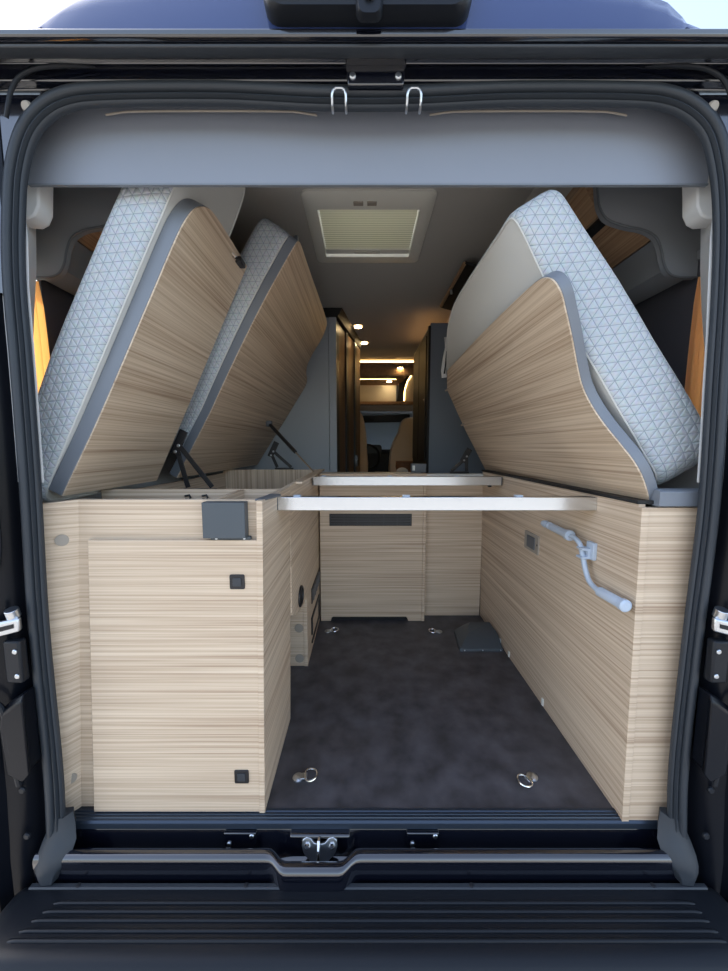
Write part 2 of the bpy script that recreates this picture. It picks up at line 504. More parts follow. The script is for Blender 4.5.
# curved drip edges in the top corners and their rubber stops
for s, lab in ((-1, 'black curved drip edge in the upper left door corner'), (1, 'black curved drip edge in the upper right door corner')):
    ox = .012
    pts = [(s*.722+ox, .806, 1.61), (s*.714+ox, .802, 1.625), (s*.703+ox, .801, 1.655), (s*.686+ox, .80, 1.676), (s*.655+ox, .80, 1.691), (s*.61+ox, .801, 1.698), (s*.54+ox, .806, 1.701)]
    t = Thing('drip_edge', lab, 'trim', (s*.70, .80, 1.69))
    t.part('edge', MB().tube(resample(pts, 5), [.004]*25+[.004-.0006*k for k in range(6)], 10), M['plastic'])
    t.part('rubber_stop', MB().disc_dome((s*.688+ox, .824, 1.640), .011, .012, (0, -1, -.2)), M['plug'])

# top lock striker and wire loops
t = Thing('striker_bracket', 'black lock bracket with two bolts at top centre of the opening', 'bracket', (.023, .80, 1.68))
t.part('plate', MB().prism([(-.035, 1.700), (.081, 1.700), (.078, 1.664), (-.032, 1.664)], 'Y', .800, .814), M['gloss'], bevel=.0025)
t.part('ledge', MB().box(-.036, .082, .785, .803, 1.698, 1.702), M['gloss'], bevel=.001)
for x in (-.022, .067):
    t.part('bolt', MB().disc_dome((x, .8005, 1.679), .0062, .004, (0, -1, 0)), M['zinc'])
def loop(label, x):
    t = Thing('wire_loop', label, 'wire loop', (x, .795, 1.64), 'wire loops above the opening')
    p = [(x-.0135, .818, 1.628), (x-.0135, .806, 1.629), (x-.0135, .800, 1.633), (x-.0135, .796, 1.643), (x-.011, .795, 1.650), (x-.006, .795, 1.6535), (x+.006, .795, 1.6535),
         (x+.011, .795, 1.650), (x+.0135, .796, 1.643), (x+.0135, .800, 1.633), (x+.0135, .806, 1.629), (x+.0135, .818, 1.628)]
    t.part('loop', MB().tube(p, .0026, 8), M['zinc'])
loop('bright wire loop left of the top lock bracket', -.049)
loop('bright wire loop right of the top lock bracket', .098)

# ------------------------------------------------------------------ header valance
t = Thing('valance', 'wide blue-grey board across the top of the opening', 'valance', (0, .89, 1.535))
vp = [(-.742, 1.5385), (.760, 1.5385), (.762, 1.60), (.75, 1.65), (.72, 1.69), (.66, 1.705), (-.64, 1.705), (-.70, 1.69), (-.732, 1.65), (-.744, 1.60)]
t.part('board', MB().prism(vp, 'Y', .882, .8875), M['valance'], bevel=.0012)
t.part('bottom_edge', MB().box(-.742, .760, .8808, .8888, 1.5355, 1.5388), M['edge_grey'])
for a, b in ((-.55, -.10), (.14, .56)):
    t.part('edge_trim', MB().tube(resample([(a, .866, 1.664), (a+.05, .862, 1.667), (b-.05, .862, 1.667), (b, .866, 1.663)], 4), .0020, 8), M['plug'])

# ------------------------------------------------------------------ upper corner covers
for s, lab, ox in ((-1, 'pale grey moulded corner cover at upper left of the opening', 0), (1, 'pale grey moulded corner cover at upper right of the opening', .018)):
    a = [(s*.825+ox, 1.60), (s*.825+ox, 1.485), (s*.812+ox, 1.473), (s*.752+ox, 1.468), (s*.735+ox, 1.476), (s*.724+ox, 1.496), (s*.714+ox, 1.60)]
    mb = MB(); mb.loft([[(x+s*.016, .902, z+.010) for x, z in a], [(x+s*.016, .930, z+.010) for x, z in a], [(x*.985+s*.027, .945, z*.995+.016) for x, z in a]])
    solo('corner_cover', lab, 'cover', mb, M['pillar'], (s*.80, .95, 1.48), .004, sharp=40)

# ------------------------------------------------------------------ bumper step
t = Thing('rear_bumper', 'black ribbed plastic bumper step below the sill', 'bumper', (0, .72, -.2))
xs = [-.845, -.835, -.815, -.79, -.70] + [-.6+.1*i for i in range(13)] + [.71, .81, .835, .855, .865]
rings = []
for i, x in enumerate(xs):
    e = 0.
    d = min(x-xs[0], xs[-1]-x)
    e = max(0, 1-d/.05)**2*.03
    prof = [(.790, -.30), (.790, -.096), (.786, -.0905), (.773, -.0885), (.765, -.0875), (.674, -.0875), (.660, -.089), (.648, -.095), (.640, -.107), (.634, -.13), (.628, -.20), (.625, -.30)]
    rings.append([(x, y, z-e) for y, z in prof])
mb = MB().loft(rings)
for k, y in enumerate((.750, .734, .718, .700, .684)):
    xl = -.705-.011*k; xr = .752+.002*k
    path_r = [(xl-.010, y, -.0905), (xl, y, -.0880), (xl+.01, y, -.0870), (xr-.01, y, -.0870), (xr, y, -.0880), (xr+.010, y, -.0905)]
    mb.tube(path_r, .0042, 10)
t.part('step', mb, M['plastic'], sharp=45)
t.part('step_edge', MB().prism([(.790, -.100), (.790, -.089), (.788, -.0855), (.779, -.0855), (.776, -.089)], 'X', -.80, .82), M['satin'], bevel=.0012)
for x in (-.685, -.283, .258, .693):
    t.part('screw', MB().disc_dome((x, .7835, -.0858), .0055, .002), M['bmetal'])
t.part('tow_eye_hole', MB().cyl((-.235, .6345, -.125), (-.235, .6255, -.126), .009), M['black'])

# ------------------------------------------------------------------ aluminium sill profile
mb = MB().prism([(.892, -.012), (.892, .003), (.884, .004), (.882, .002), (.879, .002), (.878, .0035), (.875, .0035), (.874, .0015), (.871, .0015), (.870, .003), (.867, .003),
                 (.866, .001), (.861, .0005), (.857, -.004), (.8555, -.018), (.860, -.018), (.862, -.012)], 'X', -.775, .80)
solo('sill_profile', 'ribbed blue-grey metal edge strip along the floor', 'sill strip', mb, M['sill'], (0, .87, 0))

# lower lock striker in the sill pocket
t = Thing('lock_striker', 'heart shaped bright metal lock striker in the sill pocket', 'lock', (-.112, .83, -.08))
hp = [(0, -.083), (.022, -.072), (.040, -.055), (.045, -.040), (.043, -.028), (.034, -.022), (.024, -.024), (.014, -.034), (.006, -.036)]
hp = [(-.112+x, z) for x, z in hp] + [(-.112-x, z) for x, z in hp[::-1][:-1]]
t.part('plate', MB().loft([[(x, .830+(z+.05)*.32+d, z) for x, z in hp] for d in (0, .006)]), M['zinc'], bevel=.001)
t.part('fin', MB().prism([(.810, -.078), (.806, -.055), (.808, -.025), (.820, -.010), (.832, -.012), (.832, -.078)], 'X', -.1155, -.1095), M['chrome'], bevel=.001)
for x in (-.143, -.081):
    t.part('bolt', MB().disc_dome((x, .834, -.040), .0078, .007, (0, -1, .3), 6), M['chrome'])
t.part('pocket_shelf', MB().prism([(.862, -.018), (.843, -.019), (.838, -.023), (.841, -.029), (.862, -.029)], 'X', -.188, -.036), M['gloss'], bevel=.003)

def mount_plate(label, x):
    t = Thing('mounting_plate', label, 'plate', (x, .852, -.05), 'bolted plates on the sill')
    t.part('plate', MB().prism([(x-.042, -.022), (x+.040, -.022), (x+.038, -.070), (x-.040, -.070)], 'Y', .848, .8565), M['gloss'], bevel=.002)
    for dx, z in ((-.028, -.051), (.030, -.029)):
        t.part('bolt', MB().disc_dome((x+dx, .848, z), .0062, .004, (0, -1, .1)), M['zinc'])
mount_plate('small black bolted plate left of the lock striker on the sill', -.317)
mount_plate('small black bolted plate right of the lock striker on the sill', .152)

# ------------------------------------------------------------------ fittings on the pillars
for s, side, ox in ((-1, 'left', 0), (1, 'right', .012)):
    X = lambda v: s*v+ox
    t = Thing('check_strap', 'bright metal door check strap on the %s pillar' % side, 'door check', (X(.785), .80, .57))
    t.part('arm', MB().hexa([(X(.764), .792, .555), (X(.90), .77, .525), (X(.90), .76, .522), (X(.762), .780, .553),
                             (X(.764), .792, .586), (X(.90), .77, .560), (X(.90), .76, .557), (X(.762), .780, .584)]), M['zinc'], bevel=.004)
    t.part('pivot', MB().cyl((X(.782), .792, .583), (X(.782), .787, .602), .013), M['zinc'], bevel=.001)
    t.part('slot', MB().hexa([(X(.772), .778, .563), (X(.90), .758, .533), (X(.90), .757, .533), (X(.772), .777, .563),
                              (X(.772), .778, .572), (X(.90), .758, .545), (X(.90), .757, .545), (X(.772), .777, .572)]), M['black'])
    t = Thing('hinge_plate', 'black hinge plate with two screws below the check strap, %s pillar' % side, 'hinge', (X(.785), .80, .47))
    t.part('plate', MB().box(min(X(.768), X(.806)), max(X(.768), X(.806)), .782, .803, .43, .53), M['plastic'], bevel=.005)
    for z in (.506, .448):
        t.part('screw', MB().disc_dome((X(.778), .782, z), .0055, .003, (0, -1, 0)), M['zinc'])
    t = Thing('door_guide', 'black moulded door guide block on the lower %s pillar' % side, 'guide', (X(.785), .79, .30))
    pl = [(X(.772), .405), (X(.79), .395), (X(.822), .372), (X(.83), .34), (X(.825), .22), (X(.79), .20), (X(.772), .22)]
    t.part('block', MB().loft([[(x, .815, z) for x, z in pl], [(x*.998, .785, z) for x, z in pl], [(x*.99, .772, z*.97) for x, z in pl]]), M['pillarpaint'], bevel=.004, sharp=40)
    t.part('lip', MB().tube(resample([(X(.845), .775, .40), (X(.818), .778, .375), (X(.812), .778, .33), (X(.806), .778, .26), (X(.80), .782, .18)], 4), .006, 8), M['plastic'])
    for z in (.151, .03):
        t.part('screw', MB().disc_dome((X(.81), .80, z), .008, .006, (0, -1, 0)), M['plastic'])
    t = Thing('door_bellows', 'black ribbed rubber cover at mid height on the %s pillar' % side, 'cover', (X(.80), .78, .80))
    mb = MB()
    for k in range(3):
        mb.tube(resample([(X(.800+.008*k), .786-.004*k, .93), (X(.792+.008*k), .784-.004*k, .90), (X(.792+.008*k), .784-.004*k, .74), (X(.806+.008*k), .786-.004*k, .69)], 4), .0055, 8)
    t.part('ribs', mb, M['plastic'])

# ------------------------------------------------------------------ left storage locker
t = Thing('storage_locker', 'light oak locker on the left with a large push-latch door', 'locker', (-.5, .9, 0))
t.part('front_panel', MB().prism([(-.704, .832), (-.2605, .832), (-.272, .003), (-.757, .003)], 'Y', .896, .912), M['wx'], bevel=.0008)
t.part('corner_panel', MB().hexa([(-.779, .862, -.002), (-.756, .896, .003), (-.765, .912, .003), (-.795, .87, -.002),
                                  (-.768, .860, .826), (-.698, .896, .832), (-.706, .912, .832), (-.785, .87, .826)]), M['wx'], bevel=.0008)
t.part('side_panel', MB().hexa([(-.275, .878, .003), (-.2605, .878, .003), (-.2605, 1.219, .003), (-.275, 1.219, .003),
                                (-.2585, .878, .832), (-.2435, .878, .832), (-.2435, 1.219, .832), (-.2585, 1.219, .832)]), M['wy'], bevel=.0008)
t.part('cross_panel', MB().box(-.80, -.2587, 1.118, 1.133, .30, .832), M['wx'], bevel=.0008)
t.part('divider', MB().box(-.378, -.364, .9125, 1.1175, .55, .831), M['wy'], bevel=.0008)
t.part('side_brace', MB().box(-.276, -.2595, .9125, 1.1175, .74, .825), M['wy'], bevel=.0008)
t.part('compartment_floor', MB().box(-.78, -.277, .9125, 1.1175, .545, .5498), M['wx'])
d = t.part('door', MB().prism([(-.671, .735), (-.2595, .735), (-.2715, .005), (-.711, .005)], 'Y', .8795, .8955), M['wx'], bevel=.0015)
for x, z in ((-.311, .631), (-.318, .108)):
    la = t.part('push_latch', MB().prism(rrect(x-.0185, x+.0185, z-.0185, z+.0185, .004), 'Y', .8765, .8800), M['bmetal'], d, bevel=.001)
    t.part('latch_button', MB().prism(rrect(x-.0105, x+.0105, z-.0105, z+.0105, .0025), 'Y', .8745, .8770), M['satin'], d, bevel=.0008)
for x, y, z in ((-.733, .8795, .735), (-.7645, .8795, .102)):
    n = Vector((.55, -.83, 0)).normalized()
    p = Vector((x, y, z))
    t.part('cover_cap', MB().cyl(p-n*.010, p+n*.0030, .0140, 24), M['plug'])
pl = t.part('hinge_box', MB().prism([(-.386, .829), (-.284, .829), (-.284, .742), (-.386, .742)], 'Y', .868, .8957), M['slate_socket'], bevel=.0015)
t.part('flange', MB().box(-.375, -.277, .884, .8957, .733, .7425), M['slate_socket'], pl, bevel=.001)
for x in (-.360, -.292):
    t.part('screw', MB().disc_dome((x, .884, .7375), .003, .0015, (0, -1, 0), 12), M['zinc'], pl)
for x in (-.534, -.482):
    c = t.part('cam_hook', MB().tube([(x-.010, 1.115, .812), (x+.004, 1.113, .815), (x+.008, 1.112, .808), (x+.004, 1.112, .801), (x-.008, 1.113, .803)], .003, 8), M['bmetal'])

# ------------------------------------------------------------------ left under-bed box behind it
t = Thing('bed_box', 'oak box under the left bed with black vents and an arched cut-out', 'storage box', (-.25, 1.6, 0))
arc = [(1.221, .832), (1.221, .375)]
for k in range(13):
    a = math.radians(180-90*k/12)
    arc.append((1.535+.30*math.cos(a), .375-.105*(1-math.cos(math.radians(90*k/12)))*0+(-.055)*(k/12)))
arc = [(1.221, .832), (1.221, .385), (1.24, .372), (1.28, .358), (1.34, .338), (1.42, .322), (1.50, .315), (1.545, .312), (1.545, 0.0), (1.985, 0.0), (2.12, .003), (2.12, .832)]
t.part('side_panel', MB().prism(arc, 'X', -.262, -.247), M['wy'], bevel=.0008)
fb = t.part('end_panel', MB().box(-.50, -.2625, 1.540, 1.556, 0.0, .36), M['wx'], bevel=.001)
t.part('end_edging', MB().box(-.2622, -.2462, 1.537, 1.545, 0.0, .318), M['wx'], bevel=.001)
for z in (.175, .036):
    t.part('cover_cap', MB().cyl((-.283, 1.537, z), (-.283, 1.5405, z), .019, 24), M['plug'])
h = t.part('round_grommet', MB().tube([(-.2445, 1.383+.042*math.cos(2*PI*k/24), .385+.036*math.sin(2*PI*k/24)) for k in range(24)], .005, 8, True), M['bmetal'])
t.part('grommet_hole', MB().loft([[(x, 1.383+.04*math.cos(2*PI*k/24), .385+.034*math.sin(2*PI*k/24)) for k in range(24)] for x in (-.2475, -.2455)]), M['black'], h)
v = t.part('air_vent', MB().box(-.2475, -.2425, 1.672, 1.985, .225, .300), M['bmetal'], bevel=.002)
for k in range(5):
    t.part('vent_slat', MB().hexa([(-.243, 1.69+.058*k, .235), (-.238, 1.70+.058*k, .235), (-.238, 1.715+.058*k, .235), (-.243, 1.73+.058*k, .235),
                                   (-.243, 1.69+.058*k, .292), (-.238, 1.70+.058*k, .292), (-.238, 1.715+.058*k, .292), (-.243, 1.73+.058*k, .292)]), M['pgrey'], v)
fr = MB()
fr.box(-.2475, -.241, 1.655, 1.675, .08, .165); fr.box(-.2475, -.241, 1.925, 1.945, .03, .15)
fr.box(-.2475, -.241, 1.655, 1.945, .150, .165); fr.box(-.2475, -.241, 1.655, 1.945, .04, .052)
t.part('vent_frame', fr, M['bmetal'], bevel=.002)
t.part('far_panel', MB().box(-.80, -.2625, 2.10, 2.116, .30, .832), M['wz'], bevel=.0008)
t.part('outer_panel', MB().box(-.80, -.785, 1.222, 2.09, .30, .815), M['wy'])
t.part('top_rail', MB().box(-.2625, -.225, 1.34, 2.12, .826, .834), M['wy'], bevel=.001)
t.part('corner_clip', MB().hexa([(-.268, .895, .828), (-.245, .895, .828), (-.222, .985, .828), (-.252, .985, .828),
                                 (-.268, .895, .834), (-.245, .895, .834), (-.222, .985, .836), (-.252, .985, .836)]), M['pgrey'], bevel=.003)

# ------------------------------------------------------------------ right storage locker
t = Thing('storage_locker', 'long oak locker along the right side under the single bed', 'locker', (.73, 1.2, 0))
t.part('side_panel', MB().hexa([(.666, .872, -.004), (.682, .872, -.004), (.682, 2.04, 0), (.666, 2.04, 0),
                                (.655, .872, .824), (.671, .872, .824), (.671, 2.04, .826), (.655, 2.04, .826)]), M['wy'], bevel=.0008)
t.part('front_panel', MB().prism([(.6725, .8175), (.812, .8175), (.812, -.004), (.684, -.004)], 'Y', .862, .878), M['wx'], bevel=.0008)
t.part('front_edging', MB().hexa([(.6655, .860, -.006), (.6838, .860, -.006), (.6838, .8718, -.006), (.6655, .8718, -.006),
                                  (.654, .860, .818), (.672, .860, .818), (.672, .8718, .818), (.654, .8718, .818)]), M['wx'], bevel=.0008)
t.part('top_profile', MB().prism([(.862, .820), (.855, .822), (.855, .856), (.862, .860), (.90, .860), (.90, .820)], 'X', .690, .83), M['edge_grey'], bevel=.0015)
t.part('top_board', MB().box(.70, .893, .901, 2.04, .818, .826), M['wy'])
t.part('dark_strip', MB().hexa([(.652, .872, .825), (.690, .872, .825), (.690, 2.05, .827), (.652, 2.05, .827),
                            (.652, .872, .833), (.690, .872, .833), (.690, 2.05, .835), (.652, 2.05, .835)]), M['black'])  # plain black strip between the side panel top and the bed board
for y in (1.71, 1.60, 1.28):
    t.part('panel_clip', MB().box(.661, .667, y, y+.012, .004, .030), M['vent'], bevel=.001)
t.part('knob', MB().cyl((.657, 1.90, .765), (.640, 1.90, .765), .011), M['bmetal'], bevel=.001)
t = Thing('wall_socket', 'small grey socket plate on the right oak side panel', 'socket', (.66, 1.415, .59))
f = MB()
t.part('frame', MB().prism(rrect(1.357, 1.478, .553, .626, .006), 'X', .6535, .6605), M['plug'], bevel=.002)
t.part('flap', MB().prism(rrect(1.385, 1.450, .566, .613, .004), 'X', .6505, .654), M['pgrey'], bevel=.001)
t.part('screw', MB().disc_dome((.6535, 1.367, .59), .004, .0015, (-1, 0, 0), 10), M['bmetal'])

# crank handle clipped on the right panel
t = Thing('crank_handle', 'pale blue-grey awning crank with two grips clipped on right panel', 'crank', (.635, 1.05, .6))
pa = resample([(.633, 1.27, .693), (.633, 1.12, .689), (.633, 1.085, .687), (.633, 1.060, .676), (.633, 1.043, .645), (.633, 1.025, .608), (.633, 1.006, .585), (.633, .975, .575), (.633, .94, .573), (.633, .862, .577)], 5)
t.part('rod', MB().tube(pa, .0072, 12), M['lgrey'])
g = t.part('grip', MB().tube([(.633, 1.232, .692), (.633, 1.229, .692), (.633, 1.125, .689), (.633, 1.122, .689)], [.010, .0125, .0125, .010], 16), M['pgripe'])
t.part('collar', MB().tube([(.633, 1.130, .689), (.633, 1.112, .689)], .0165, 16), M['lgrey'], g, bevel=.002)
t.part('hook_end', MB().tube([(.633, 1.285, .693), (.633, 1.265, .693), (.633, 1.255, .693), (.633, 1.240, .693), (.633, 1.235, .692)], [.010, .013, .009, .013, .010], 14), M['lgrey'], g)
g = t.part('grip', MB().tube([(.633, .960, .574), (.633, .957, .574), (.633, .868, .577), (.633, .863, .577)], [.011, .0135, .013, .010], 16), M['pgripe'])
t.part('end_cap', MB().tube([(.633, .872, .577), (.633, .860, .577), (.633, .857, .577)], [.0155, .0155, .011], 16), M['lgrey'], g)
t = Thing('handle_clip', 'pale plastic clip holding the crank on the right panel', 'clip', (.65, 1.045, .655))
t.part('base', MB().box(.646, .6575, 1.018, 1.052, .640, .690), M['lgrey'], bevel=.002)
t.part('jaw', MB().prism([(.622, .640), (.648, .640), (.648, .672), (.622, .672), (.622, .666), (.640, .664), (.640, .648), (.622, .646)], 'Y', 1.030, 1.060), M['lgrey'], bevel=.0015)

# ------------------------------------------------------------------ removable aluminium cross bars
def bar(label, y, x0, x1, z0, z1, grp):
    t = Thing('cross_bar', label, 'bar', ((x0+x1)/2, y, z0), grp)
    t.part('profile', MB().prism([(y-.012, z0), (y+.020, z0), (y+.020, z1), (y-.012, z1)], 'X', x0, x1), M['alu'], bevel=.0015)
    for x in (-.19, .12, .44):
        t.part('slider', MB().box(x-.010, x+.010, y-.004, y+.016, z1, z1+.004), M['lgrey'], bevel=.001)
    for a in (x0-.004, x1):
        t.part('end_cap', MB().box(a, a+.004, y-.011, y+.019, z0+.001, z1-.001), M['pgrey'], bevel=.0008)
bar('nearer polished aluminium bar spanning between the two lockers', 1.04, -.242, .655, .782, .820, 'aluminium cross bars')
bar('farther polished aluminium bar in front of the heater cabinet', 1.74, -.238, .645, .780, .822, 'aluminium cross bars')

# ------------------------------------------------------------------ heater cabinet and partition
t = Thing('heater_cabinet', 'light oak heater cabinet with black air grille at garage end', 'cabinet', (.04, 2.0, 0))
fp = [(-.238, .818), (.318, .818), (.318, 0), (.245, 0), (.240, .018), (.232, .024), (-.172, .024), (-.180, .018), (-.184, 0), (-.238, 0)]
t.part('front_panel', MB().prism(fp, 'Y', 1.965, 1.981), M['wx'], bevel=.001)
t.part('edge_panel', MB().box(.3185, .334, 1.962, 2.03, 0, .820), M['wx'], bevel=.001)
t.part('plinth_void', MB().box(-.20, .26, 1.9815, 1.99, .0, .06), M['black'])
g = t.part('air_grille', MB().box(-.186, .257, 1.960, 1.9652, .537, .603), M['bmetal'], bevel=.001)
for k in range(4):
    t.part('grille_slat', MB().box(-.18, .251, 1.955, 1.960, .546+.0145*k, .5495+.0145*k), M['satin'], g)
for k in range(7):
    x = -.18+.431*k/6
    t.part('grille_rib', MB().box(x-.001, x+.001, 1.9555, 1.960, .541, .599), M['satin'], g)
t.part('top_panel', MB().box(-.238, .318, 1.9815, 2.10, .800, .818), M['creamlam'], bevel=.001)
t = Thing('partition_panel', 'plain light oak panel right of the heater cabinet', 'panel', (.5, 2.05, 0))
t.part('panel', MB().box(.335, .66, 2.032, 2.048, 0, .800), M['wx'], bevel=.0008)
t.part('top_rail', MB().box(.335, .66, 2.028, 2.10, .800, .812), M['ticking'], bevel=.001)
t.part('side_strip', MB().box(.335, .345, 2.026, 2.0318, 0.0, .80), M['wx'], bevel=.001)

t = Thing('control_box', 'small grey control box on top of the partition end', 'box', (.30, 2.05, .818))
t.part('case', MB().box(.262, .345, 2.05, 2.09, .8185, .868), M['pgrey'], bevel=.003)
t.part('cover', MB().box(.268, .282, 2.046, 2.05, .83, .858), M['vent'], bevel=.001)

# ------------------------------------------------------------------ lashing rings and duct cover on floor
def ring_thing(label, loc, rot):
    t = Thing('lashing_ring', label, 'lashing ring', (0, 0, 0), 'lashing rings on the floor')
    t.part('base', MB().tube([(0, 0, 0), (0, 0, .003), (0, 0, .006), (0, 0, .0085)], [.016, .0155, .011, .004], 20), M['zinc'])
    t.part('tab', MB().box(.006, .026, -.010, .010, .001, .006), M['zinc'], bevel=.001)
    p = [(.022, -.014, .006), (.022, .014, .006), (.030, .020, .006), (.042, .019, .007), (.052, .011, .008), (.055, 0, .008), (.052, -.011, .008), (.042, -.019, .007), (.030, -.020, .006)]
    t.part('ring', MB().tube(resample(p, 4, True), .0026, 8, True), M['chrome'])
    t.o.location = loc; t.o.rotation_euler = (0, 0, rot)
    return t.o
r0 = ring_thing('shiny floor lashing ring near the left locker at the front', (-.192, .985, .0003), .1)
dup(r0, (.492, .988, .0003), PI+.55, 'shiny floor lashing ring at front right near the door sill')
dup(r0, (-.190, 1.848, .0003), .15, 'shiny floor lashing ring before the left end of the heater cabinet')
dup(r0, (.393, 1.842, .0003), PI+.05, 'shiny floor lashing ring before the partition near the duct cover')

t = Thing('duct_cover', 'slate sheet-metal duct cover on floor against the right panel', 'duct cover', (.57, 1.76, 0))
lo = [(.468, 1.84), (.535, 1.90), (.665, 1.90), (.665, 1.655), (.455, 1.655)]
b0 = [(.468, 1.842, 0), (.535, 1.90, 0), (.655, 1.90, 0), (.655, 1.655, 0), (.452, 1.655, 0)]
b1 = [(.530, 1.80, .052), (.552, 1.845, .052), (.655, 1.845, .052), (.655, 1.735, .052), (.516, 1.735, .052)]
b2 = [(.470, 1.845, .010), (.535, 1.90, .010), (.655, 1.90, .010), (.655, 1.658, .012), (.454, 1.658, .012)]
t.part('hood', MB().loft([b0, b2, b1]), M['slate_socket'], bevel=.0012)
for x in (.475, .56, .645):
    t.part('rivet', MB().disc_dome((x, 1.655, .006), .003, .002, (0, -1, 0), 10), M['zinc'])

# ------------------------------------------------------------------ folding bed boards and mattresses
class Plane:
    """bed plane: t up the board from the hinge line, y along the van, n towards the mattress side"""
    def __init__(s, hx, hz, dx, dz, side):
        L = math.hypot(dx, dz); s.h = (hx, hz); s.d = (dx/L, dz/L)
        s.n = (-abs(dz/L), abs(dx/L)) if side < 0 else (abs(dz/L), abs(dx/L))
    def p(s, t, y, n=0):
        return (s.h[0]+s.d[0]*t+s.n[0]*n, y, s.h[1]+s.d[1]*t+s.n[1]*n)

def offset(poly, d):
    """inset a closed 2D polygon (d>0 inwards)"""
    n = len(poly); A = sum(poly[i][0]*poly[(i+1) % n][1]-poly[(i+1) % n][0]*poly[i][1] for i in range(n))
    sg = 1 if A > 0 else -1
    out = []
    for i in range(n):
        p0, p1, p2 = Vector(poly[i-1]), Vector(poly[i]), Vector(poly[(i+1) % n])
        e1 = (p1-p0).normalized(); e2 = (p2-p1).normalized()
        n1 = Vector((-e1.y, e1.x))*sg; n2 = Vector((-e2.y, e2.x))*sg
        m = n1+n2
        k = max(.45, 1+n1.dot(n2))
        q = p1+m*(d/k)
        out.append((q.x, q.y))
    return out

def smooth_outline(pts, n=5):
    """pts: list of (t, y, smooth) - corners kept where smooth is 0"""
    out = []
    k = len(pts)
    for i in range(k):
        p0, p1, p2, p3 = [pts[(i+j) % k] for j in (-1, 0, 1, 2)]
        out.append((p1[0], p1[1]))
        if p1[2] or p2[2]:
            q0 = p0 if p1[2] else (2*p1[0]-p2[0], 2*p1[1]-p2[1])
            q3 = p3 if p2[2] else (2*p2[0]-p1[0], 2*p2[1]-p1[1])
            for j in range(1, n):
                u = j/n
                q = herm(Vector(q0[:2]), Vector(p1[:2]), Vector(p2[:2]), Vector(q3[:2]), u); out.append((q.x, q.y))
    return out

def bed(label, pl, outline, thick=.04):
    ol = smooth_outline(outline)
    t = Thing('bed_board', label, 'bed board', pl.p(0, outline[0][1]))
    t.part('frame', MB().loft([[pl.p(a, y, .0035) for a, y in ol], [pl.p(a, y, thick) for a, y in ol]]), M['edge_grey'], bevel=.0012, sharp=40)
    inn = offset(ol, .0012)
    t.part('wood_face', MB().loft([[pl.p(a, y, .0) for a, y in inn], [pl.p(a, y, .0036) for a, y in inn]]), M['wb'])
    return t

def mattress(label, pl, outline, lo, hi, n=5):
    """lo, hi: height of under and upper side above the hinge plane along t"""
    H = lambda a, f: lerp(lo, a)*(1-f)+lerp(hi, a)*f
    ol = smooth_outline(outline, n)
    t = Thing('mattress', label, 'mattress', pl.p(0, outline[0][1], lo[0][1]))
    i2 = offset(ol, .012); i3 = offset(ol, .022)
    rings = [[pl.p(a, y, H(a, 0)-.001) for a, y in i3], [pl.p(a, y, H(a, 0)+.001) for a, y in i2], [pl.p(a, y, H(a, 1)-.001) for a, y in i2], [pl.p(a, y, H(a, 1)+.003) for a, y in i3]]
    t.part('cover', MB().loft(rings), M['ticking'], sharp=30)
    # quilted border with UVs in metres
    prof = [(.012, 0), (.0065, .015), (.002, .09), (0, .25), (0, .75), (.002, .91), (.0065, .985), (.012, 1)]
    bm = bmesh.new(); uvl = bm.loops.layers.uv.new('UVMap')
    offs = [offset(ol, d) for d, h in prof]
    k = len(ol); arc = [0]
    for i in range(k):
        arc.append(arc[-1]+(Vector(ol[(i+1) % k])-Vector(ol[i])).length)
    V = [[bm.verts.new(pl.p(*offs[j][i], H(ol[i][0], prof[j][1]))) for i in range(k)] for j in range(len(prof))]
    hh = [0]
    for j in range(1, len(prof)):
        hh.append(hh[-1]+math.hypot(prof[j][0]-prof[j-1][0], .115*(prof[j][1]-prof[j-1][1])))
    for j in range(len(prof)-1):
        for i in range(k):
            i2_ = (i+1) % k
            f = bm.faces.new([V[j][i], V[j][i2_], V[j+1][i2_], V[j+1][i]])
            for l, uv in zip(f.loops, ((arc[i], hh[j]), (arc[i+1], hh[j]), (arc[i+1], hh[j+1]), (arc[i], hh[j+1]))):
                l[uvl].uv = uv
    mb = MB(); mb.bm.free(); mb.bm = bm
    b = t.part('quilted_border', mb, M['quilt'], sharp=60)
    for dd, f in ((.0115, .004), (.0115, .996)):
        q = offset(ol, dd)
        t.part('piping', MB().tube([pl.p(a, y, H(a, f)) for a, y in q], .0028, 6, True), M['ticking'])
    return t

# left, nearest section
PN = Plane(-.760, .836, .4525, .892, -1)
bn = bed('nearest raised oak bed board on the left with a wide grey edge', PN,
         [(0.0, .925, 0), (.21, .936, 1), (.55, .937, 1), (.73, .940, 1), (.785, .960, 1), (.812, 1.0, 1), (.819, 1.05, 1), (.815, 1.31, 0), (.40, 1.332, 0), (0, 1.352, 0)])
la = bn.part('latch', MB().box(-.405, -.385, 1.225, 1.272, 1.537, 1.555), M['bmetal'], bevel=.003, label='black catch with a chrome tip')
bn.part('latch_tip', MB().tube([(-.398, 1.222, 1.548), (-.398, 1.200, 1.540), (-.404, 1.190, 1.547)], .005, 8), M['chrome'], la)
mattress('quilted mattress on the nearest raised left bed board', PN,
         [(-.03, .925, 1), (.03, .914, 1), (.40, .912, 1), (.70, .912, 1), (.82, .920, 1), (.90, .955, 1), (.975, 1.03, 1), (1.0, 1.10, 1), (.985, 1.195, 1), (.90, 1.222, 1), (.60, 1.235, 1), (0, 1.26, 1), (-.04, 1.22, 1), (-.05, .96, 1)],
         [(-.05, .042), (1, .042)], [(-.05, .125), (.10, .140), (.35, .152), (.75, .146), (1.0, .135)])

